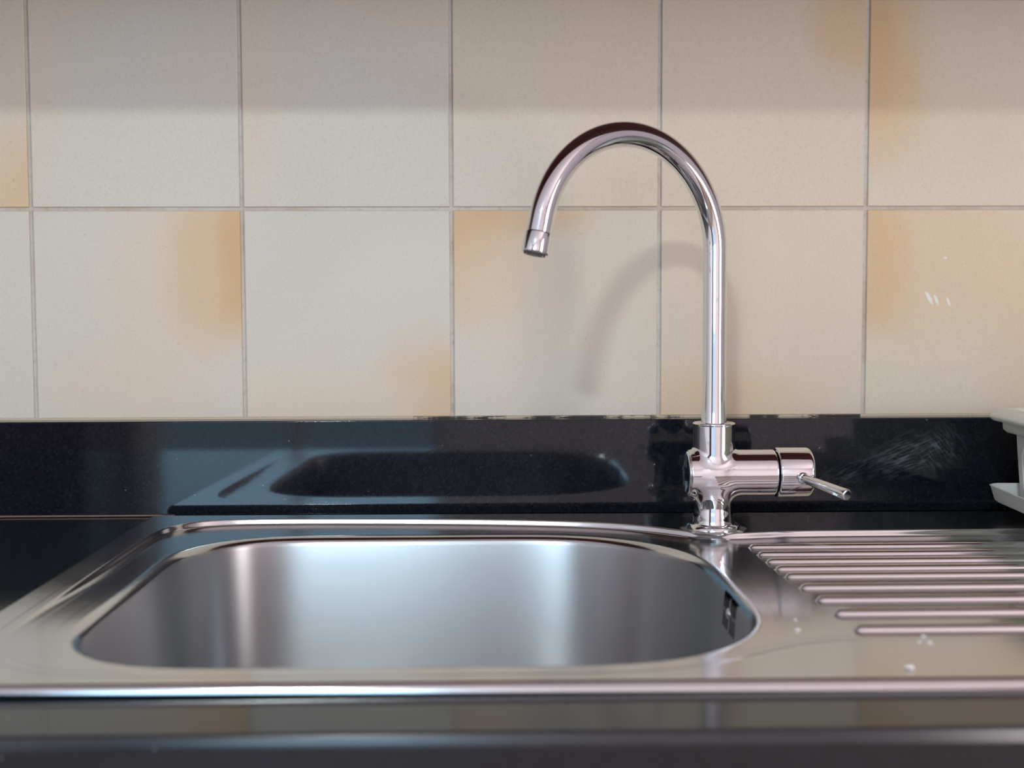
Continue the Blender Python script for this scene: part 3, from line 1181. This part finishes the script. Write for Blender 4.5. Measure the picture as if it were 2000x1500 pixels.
# spout
PHI, ANG, R_A, ZS, TAIL, R_T = math.radians(32), 2.9092, 0.0898, 0.2410 - TZ, 0.0295, 0.0099
cp, sp_ = math.cos(PHI), math.sin(PHI)
pts, rad = [], []
for k in range(24):
    z = 0.0905 + (ZS - 0.0905) * k / 24
    pts.append((0, 0, z))
    rad.append(R_T + 0.0011 * math.exp(-((z - 0.0905) / 0.012)))
for k in range(97):
    t = ANG * k / 96
    d = R_A * (1 - math.cos(t))
    pts.append((-d * cp, -d * sp_, ZS + R_A * math.sin(t)))
    rad.append(R_T)
dir_e = Vector((-math.sin(ANG) * cp, -math.sin(ANG) * sp_, math.cos(ANG)))
pe = Vector(pts[-1])
for k in range(1, 4):
    pts.append(tuple(pe + dir_e * (TAIL - 0.017) * k / 3))
    rad.append(R_T)
V, Fc = tube(pts, rad, 56, cap=False)
spout = mesh_obj('spout', V, Fc, M_CHROME, tap)
V, Fc = lathe([(0.0098, 0.0), (0.0104, 0.0004), (0.0107, 0.0012), (0.0106, 0.0150), (0.0104, 0.0162), (0.0098, 0.0168), (0.0088, 0.0166), (0.0086, 0.0145)], 48)
Mx = frame_from(dir_e).to_4x4()
Mx.translation = pe + dir_e * (TAIL - 0.0172)
aer = mesh_obj('aerator', xf(V, Mx), Fc, M_CHROME, tap)
V, Fc = lathe([(0.0088, 0.0158), (0.006, 0.0164), (0.0, 0.0166)], 32)
M_SCREEN = None
ms, N_, L_, p_ = new_mat('aerator_screen')
chk = N_.new('ShaderNodeTexChecker')
chk.inputs['Scale'].default_value = 1600
L_.new(N_.new('ShaderNodeTexCoord').outputs['Object'], chk.inputs['Vector'])
chk.inputs['Color1'].default_value = (0.22, 0.21, 0.18, 1)
chk.inputs['Color2'].default_value = (0.03, 0.03, 0.025, 1)
L_.new(chk.outputs['Color'], p_.inputs['Base Color'])
p_.inputs['Roughness'].default_value = 0.5
mesh_obj('aerator_screen', xf(V, Mx), Fc, ms, aer)

# ------------------------------------------------------------------ dish rack on the drainer


def plastic(name, c, rough, sss):
    m, N, L, p = new_mat(name)
    tc = N.new('ShaderNodeTexCoord')
    n = noise(N, L, tc.outputs['Object'], 40.0, 3.0)
    L.new(mix_rgb(N, L, n, c, tuple(x * 0.92 for x in c[:3]) + (1,)), p.inputs['Base Color'])
    p.inputs['Roughness'].default_value = rough
    p.inputs['Subsurface Weight'].default_value = sss
    p.inputs['Subsurface Radius'].default_value = (0.01, 0.01, 0.008)
    p.inputs['Subsurface Scale'].default_value = 0.4
    return m


M_PLA = plastic('milky_plastic', srgb(226, 228, 226), 0.35, 0.3)
M_PLA2 = plastic('milky_plastic_rim', srgb(224, 226, 216), 0.32, 0.3)
M_PANE = plastic('cream_panel', srgb(208, 200, 168), 0.45, 0.2)
RA = math.radians(-5.7)
rack = empty('dish_rack', (0.4520, -0.070, 0.0045), RA)
tag(rack, 'white plastic dish rack with a drip tray at the right end of the drainer', 'dish rack')


def rrect(cx, cy, w, d, r, z, n=8):
    lp = []
    for qx, qy, a0 in ((1, 1, 0), (-1, 1, 90), (-1, -1, 180), (1, -1, 270)):
        for k in range(n + 1):
            a = math.radians(a0 + 90 * k / n)
            lp.append((cx + qx * (w / 2 - r) + r * math.cos(a), cy + qy * (d / 2 - r) + r * math.sin(a), z))
    return lp


TW, TD = 0.37, 0.31           # tray outline; local origin = back left corner of its top
tcx, tcy = TW / 2, -TD / 2
zt = 0.0302
V, Fc = loft([rrect(tcx, tcy, TW - 0.020, TD - 0.020, 0.010, 0.0155), rrect(tcx, tcy, TW - 0.012, TD - 0.012, 0.012, 0.0150),
              rrect(tcx, tcy, TW - 0.0075, TD - 0.0075, 0.013, 0.0170), rrect(tcx, tcy, TW - 0.0012, TD - 0.0012, 0.014, zt - 0.0012),
              rrect(tcx, tcy, TW, TD, 0.014, zt - 0.0004), rrect(tcx, tcy, TW - 0.0014, TD - 0.0014, 0.014, zt),
              rrect(tcx, tcy, TW - 0.0040, TD - 0.0040, 0.012, zt - 0.0008), rrect(tcx, tcy, TW - 0.012, TD - 0.012, 0.010, 0.0185),
              rrect(tcx, tcy, TW - 0.018, TD - 0.018, 0.008, 0.0180)], True, True, True)
mesh_obj('drip_tray', V, Fc, M_PLA, rack)
for fx, fy in ((0.045, -0.05), (TW - 0.045, -0.05), (0.045, -TD + 0.05), (TW - 0.045, -TD + 0.05)):
    V, Fc = lathe([(0.010, 0.0019), (0.011, 0.0026), (0.012, 0.0156)], 20)
    mesh_obj('foot', xf(V, Matrix.Translation((fx, fy, 0.0))), Fc, M_PLA, rack)
# container with a stepped neck and a wide rolled rim
BX, BY, BW, BD = 0.0235, -0.013, 0.30, 0.25     # back left corner at the foot of the container
bx, by = BX + BW / 2, BY - BD / 2
z1 = 0.0180
V, Fc = loft([rrect(bx, by, BW, BD, 0.012, z1), rrect(bx, by, BW + 0.004, BD + 0.004, 0.013, 0.045), rrect(bx, by, BW + 0.008, BD + 0.008, 0.014, 0.0775),
              rrect(bx, by, BW + 0.010, BD + 0.010, 0.014, 0.0785)], True, True, False)
cont = mesh_obj('container', V, Fc, M_PLA, rack)
V, Fc = loft([rrect(bx, by, BW + 0.004, BD + 0.004, 0.014, 0.0778), rrect(bx, by, BW + 0.022, BD + 0.022, 0.018, 0.0782), rrect(bx, by, BW + 0.028, BD + 0.028, 0.020, 0.0810),
              rrect(bx, by, BW + 0.029, BD + 0.029, 0.020, 0.0890)], True, False, False)
mesh_obj('neck', V, Fc, M_PLA2, cont)
rim_p = [(0.0270, 0.0885), (0.0400, 0.0885), (0.0480, 0.0893), (0.0515, 0.0910), (0.0525, 0.0930), (0.0505, 0.0952), (0.0455, 0.0976), (0.038, 0.0990), (0.028, 0.0996), (0.016, 0.0992), (0.010, 0.0960)]
V, Fc = loft([rrect(bx, by, BW + w, BD + w, 0.012 + w * 0.45, z) for w, z in rim_p], True, False, False)
mesh_obj('rim', V, Fc, M_PLA2, cont)
V, Fc = loft([rrect(bx, by, BW - 0.008, BD - 0.008, 0.012, 0.022), rrect(bx, by, BW + 0.010, BD + 0.010, 0.014, 0.0960)], True, True, False)
mesh_obj('liner', V, [tuple(reversed(q)) for q in Fc], M_PLA, cont)
# cream panel set in a raised frame on the left side
yc0, yc1, pz0, pz1 = BY - 0.020, BY - BD + 0.02, 0.024, 0.0690
fr = []
for yy, zz, a0 in ((yc0, pz1, 0), (yc1, pz1, 90), (yc1, pz0, 180), (yc0, pz0, 270)):
    sy = -1 if yy == yc0 else 1
    sz = -1 if zz == pz1 else 1
    for k in range(7):
        a = math.radians(a0 + 90 * k / 6)
        fr.append((yy + sy * 0.012 + 0.012 * math.cos(a), zz + sz * 0.012 + 0.012 * math.sin(a)))


def side_x(z):
    return BX - 0.004 * (z - z1) / (0.0775 - z1)


fc_y = sum(p[0] for p in fr) / len(fr)
fc_z = sum(p[1] for p in fr) / len(fr)


def ring(s, off):
    res = []
    for (y, z) in fr:
        dy, dz = y - fc_y, z - fc_z
        yy = y + (s if dy > 0 else -s) if abs(dy) > 0.06 else y
        zz = z + (s if dz > 0 else -s) if abs(dz) > 0.008 else z
        res.append((side_x(zz) - off, yy, zz))
    return res


V, Fc = loft([ring(0.0012, -0.0004), ring(0.0010, 0.0009), ring(0.0, 0.0013), ring(-0.0012, 0.0008), ring(-0.0014, 0.0001)])
mesh_obj('panel_frame', V, Fc, M_PLA2, cont)
V, Fc = loft([ring(-0.0011, -0.0002), ring(-0.0012, 0.0002)], True, True, True)
mesh_obj('panel', V, Fc, M_PANE, cont, smooth=False)

# ------------------------------------------------------------------ crumbs on the drainer
M_CRUMB = plain('crumb', srgb(232, 228, 222), 0.8)
for i, (x, y, r, lab) in enumerate((
        (0.2112, -0.5165, 0.0024, 'largest white crumb, lying alone near the front edge of the drainer'),
        (0.2412, -0.4590, 0.0015, 'white crumb just in front of the frontmost drainer rib, rearmost of three'),
        (0.2343, -0.4706, 0.0012, 'tiny white crumb in front of the frontmost drainer rib, left of three'),
        (0.2395, -0.4717, 0.0014, 'white crumb in front of the frontmost drainer rib, right of three'),
        (0.1745, -0.4440, 0.0016, 'white crumb on bare steel between the bowl corner and the ribs'),
        (0.1800, -0.4206, 0.0011, 'tiny white crumb on bare steel closest to the bowl rim'))):
    bm = bmesh.new()
    bmesh.ops.create_icosphere(bm, subdivisions=2, radius=r * 0.75)
    rg = random.Random(40 + i)
    for v in bm.verts:
        v.co *= rg.uniform(0.75, 1.2)
        v.co.x *= 1.3
        v.co.z *= 0.6
    me = bpy.data.meshes.new('crumb')
    bm.to_mesh(me)
    bm.free()
    me.materials.append(M_CRUMB)
    zmin = min(v.co.z for v in me.vertices)
    o = bpy.data.objects.new('crumb', me)
    o.location = (x, y, float(deck_field(np.array([[x, y]]))[0]) - zmin * 0.95)
    link(o)
    tag(o, lab, 'crumb', 'crumbs on the drainer')
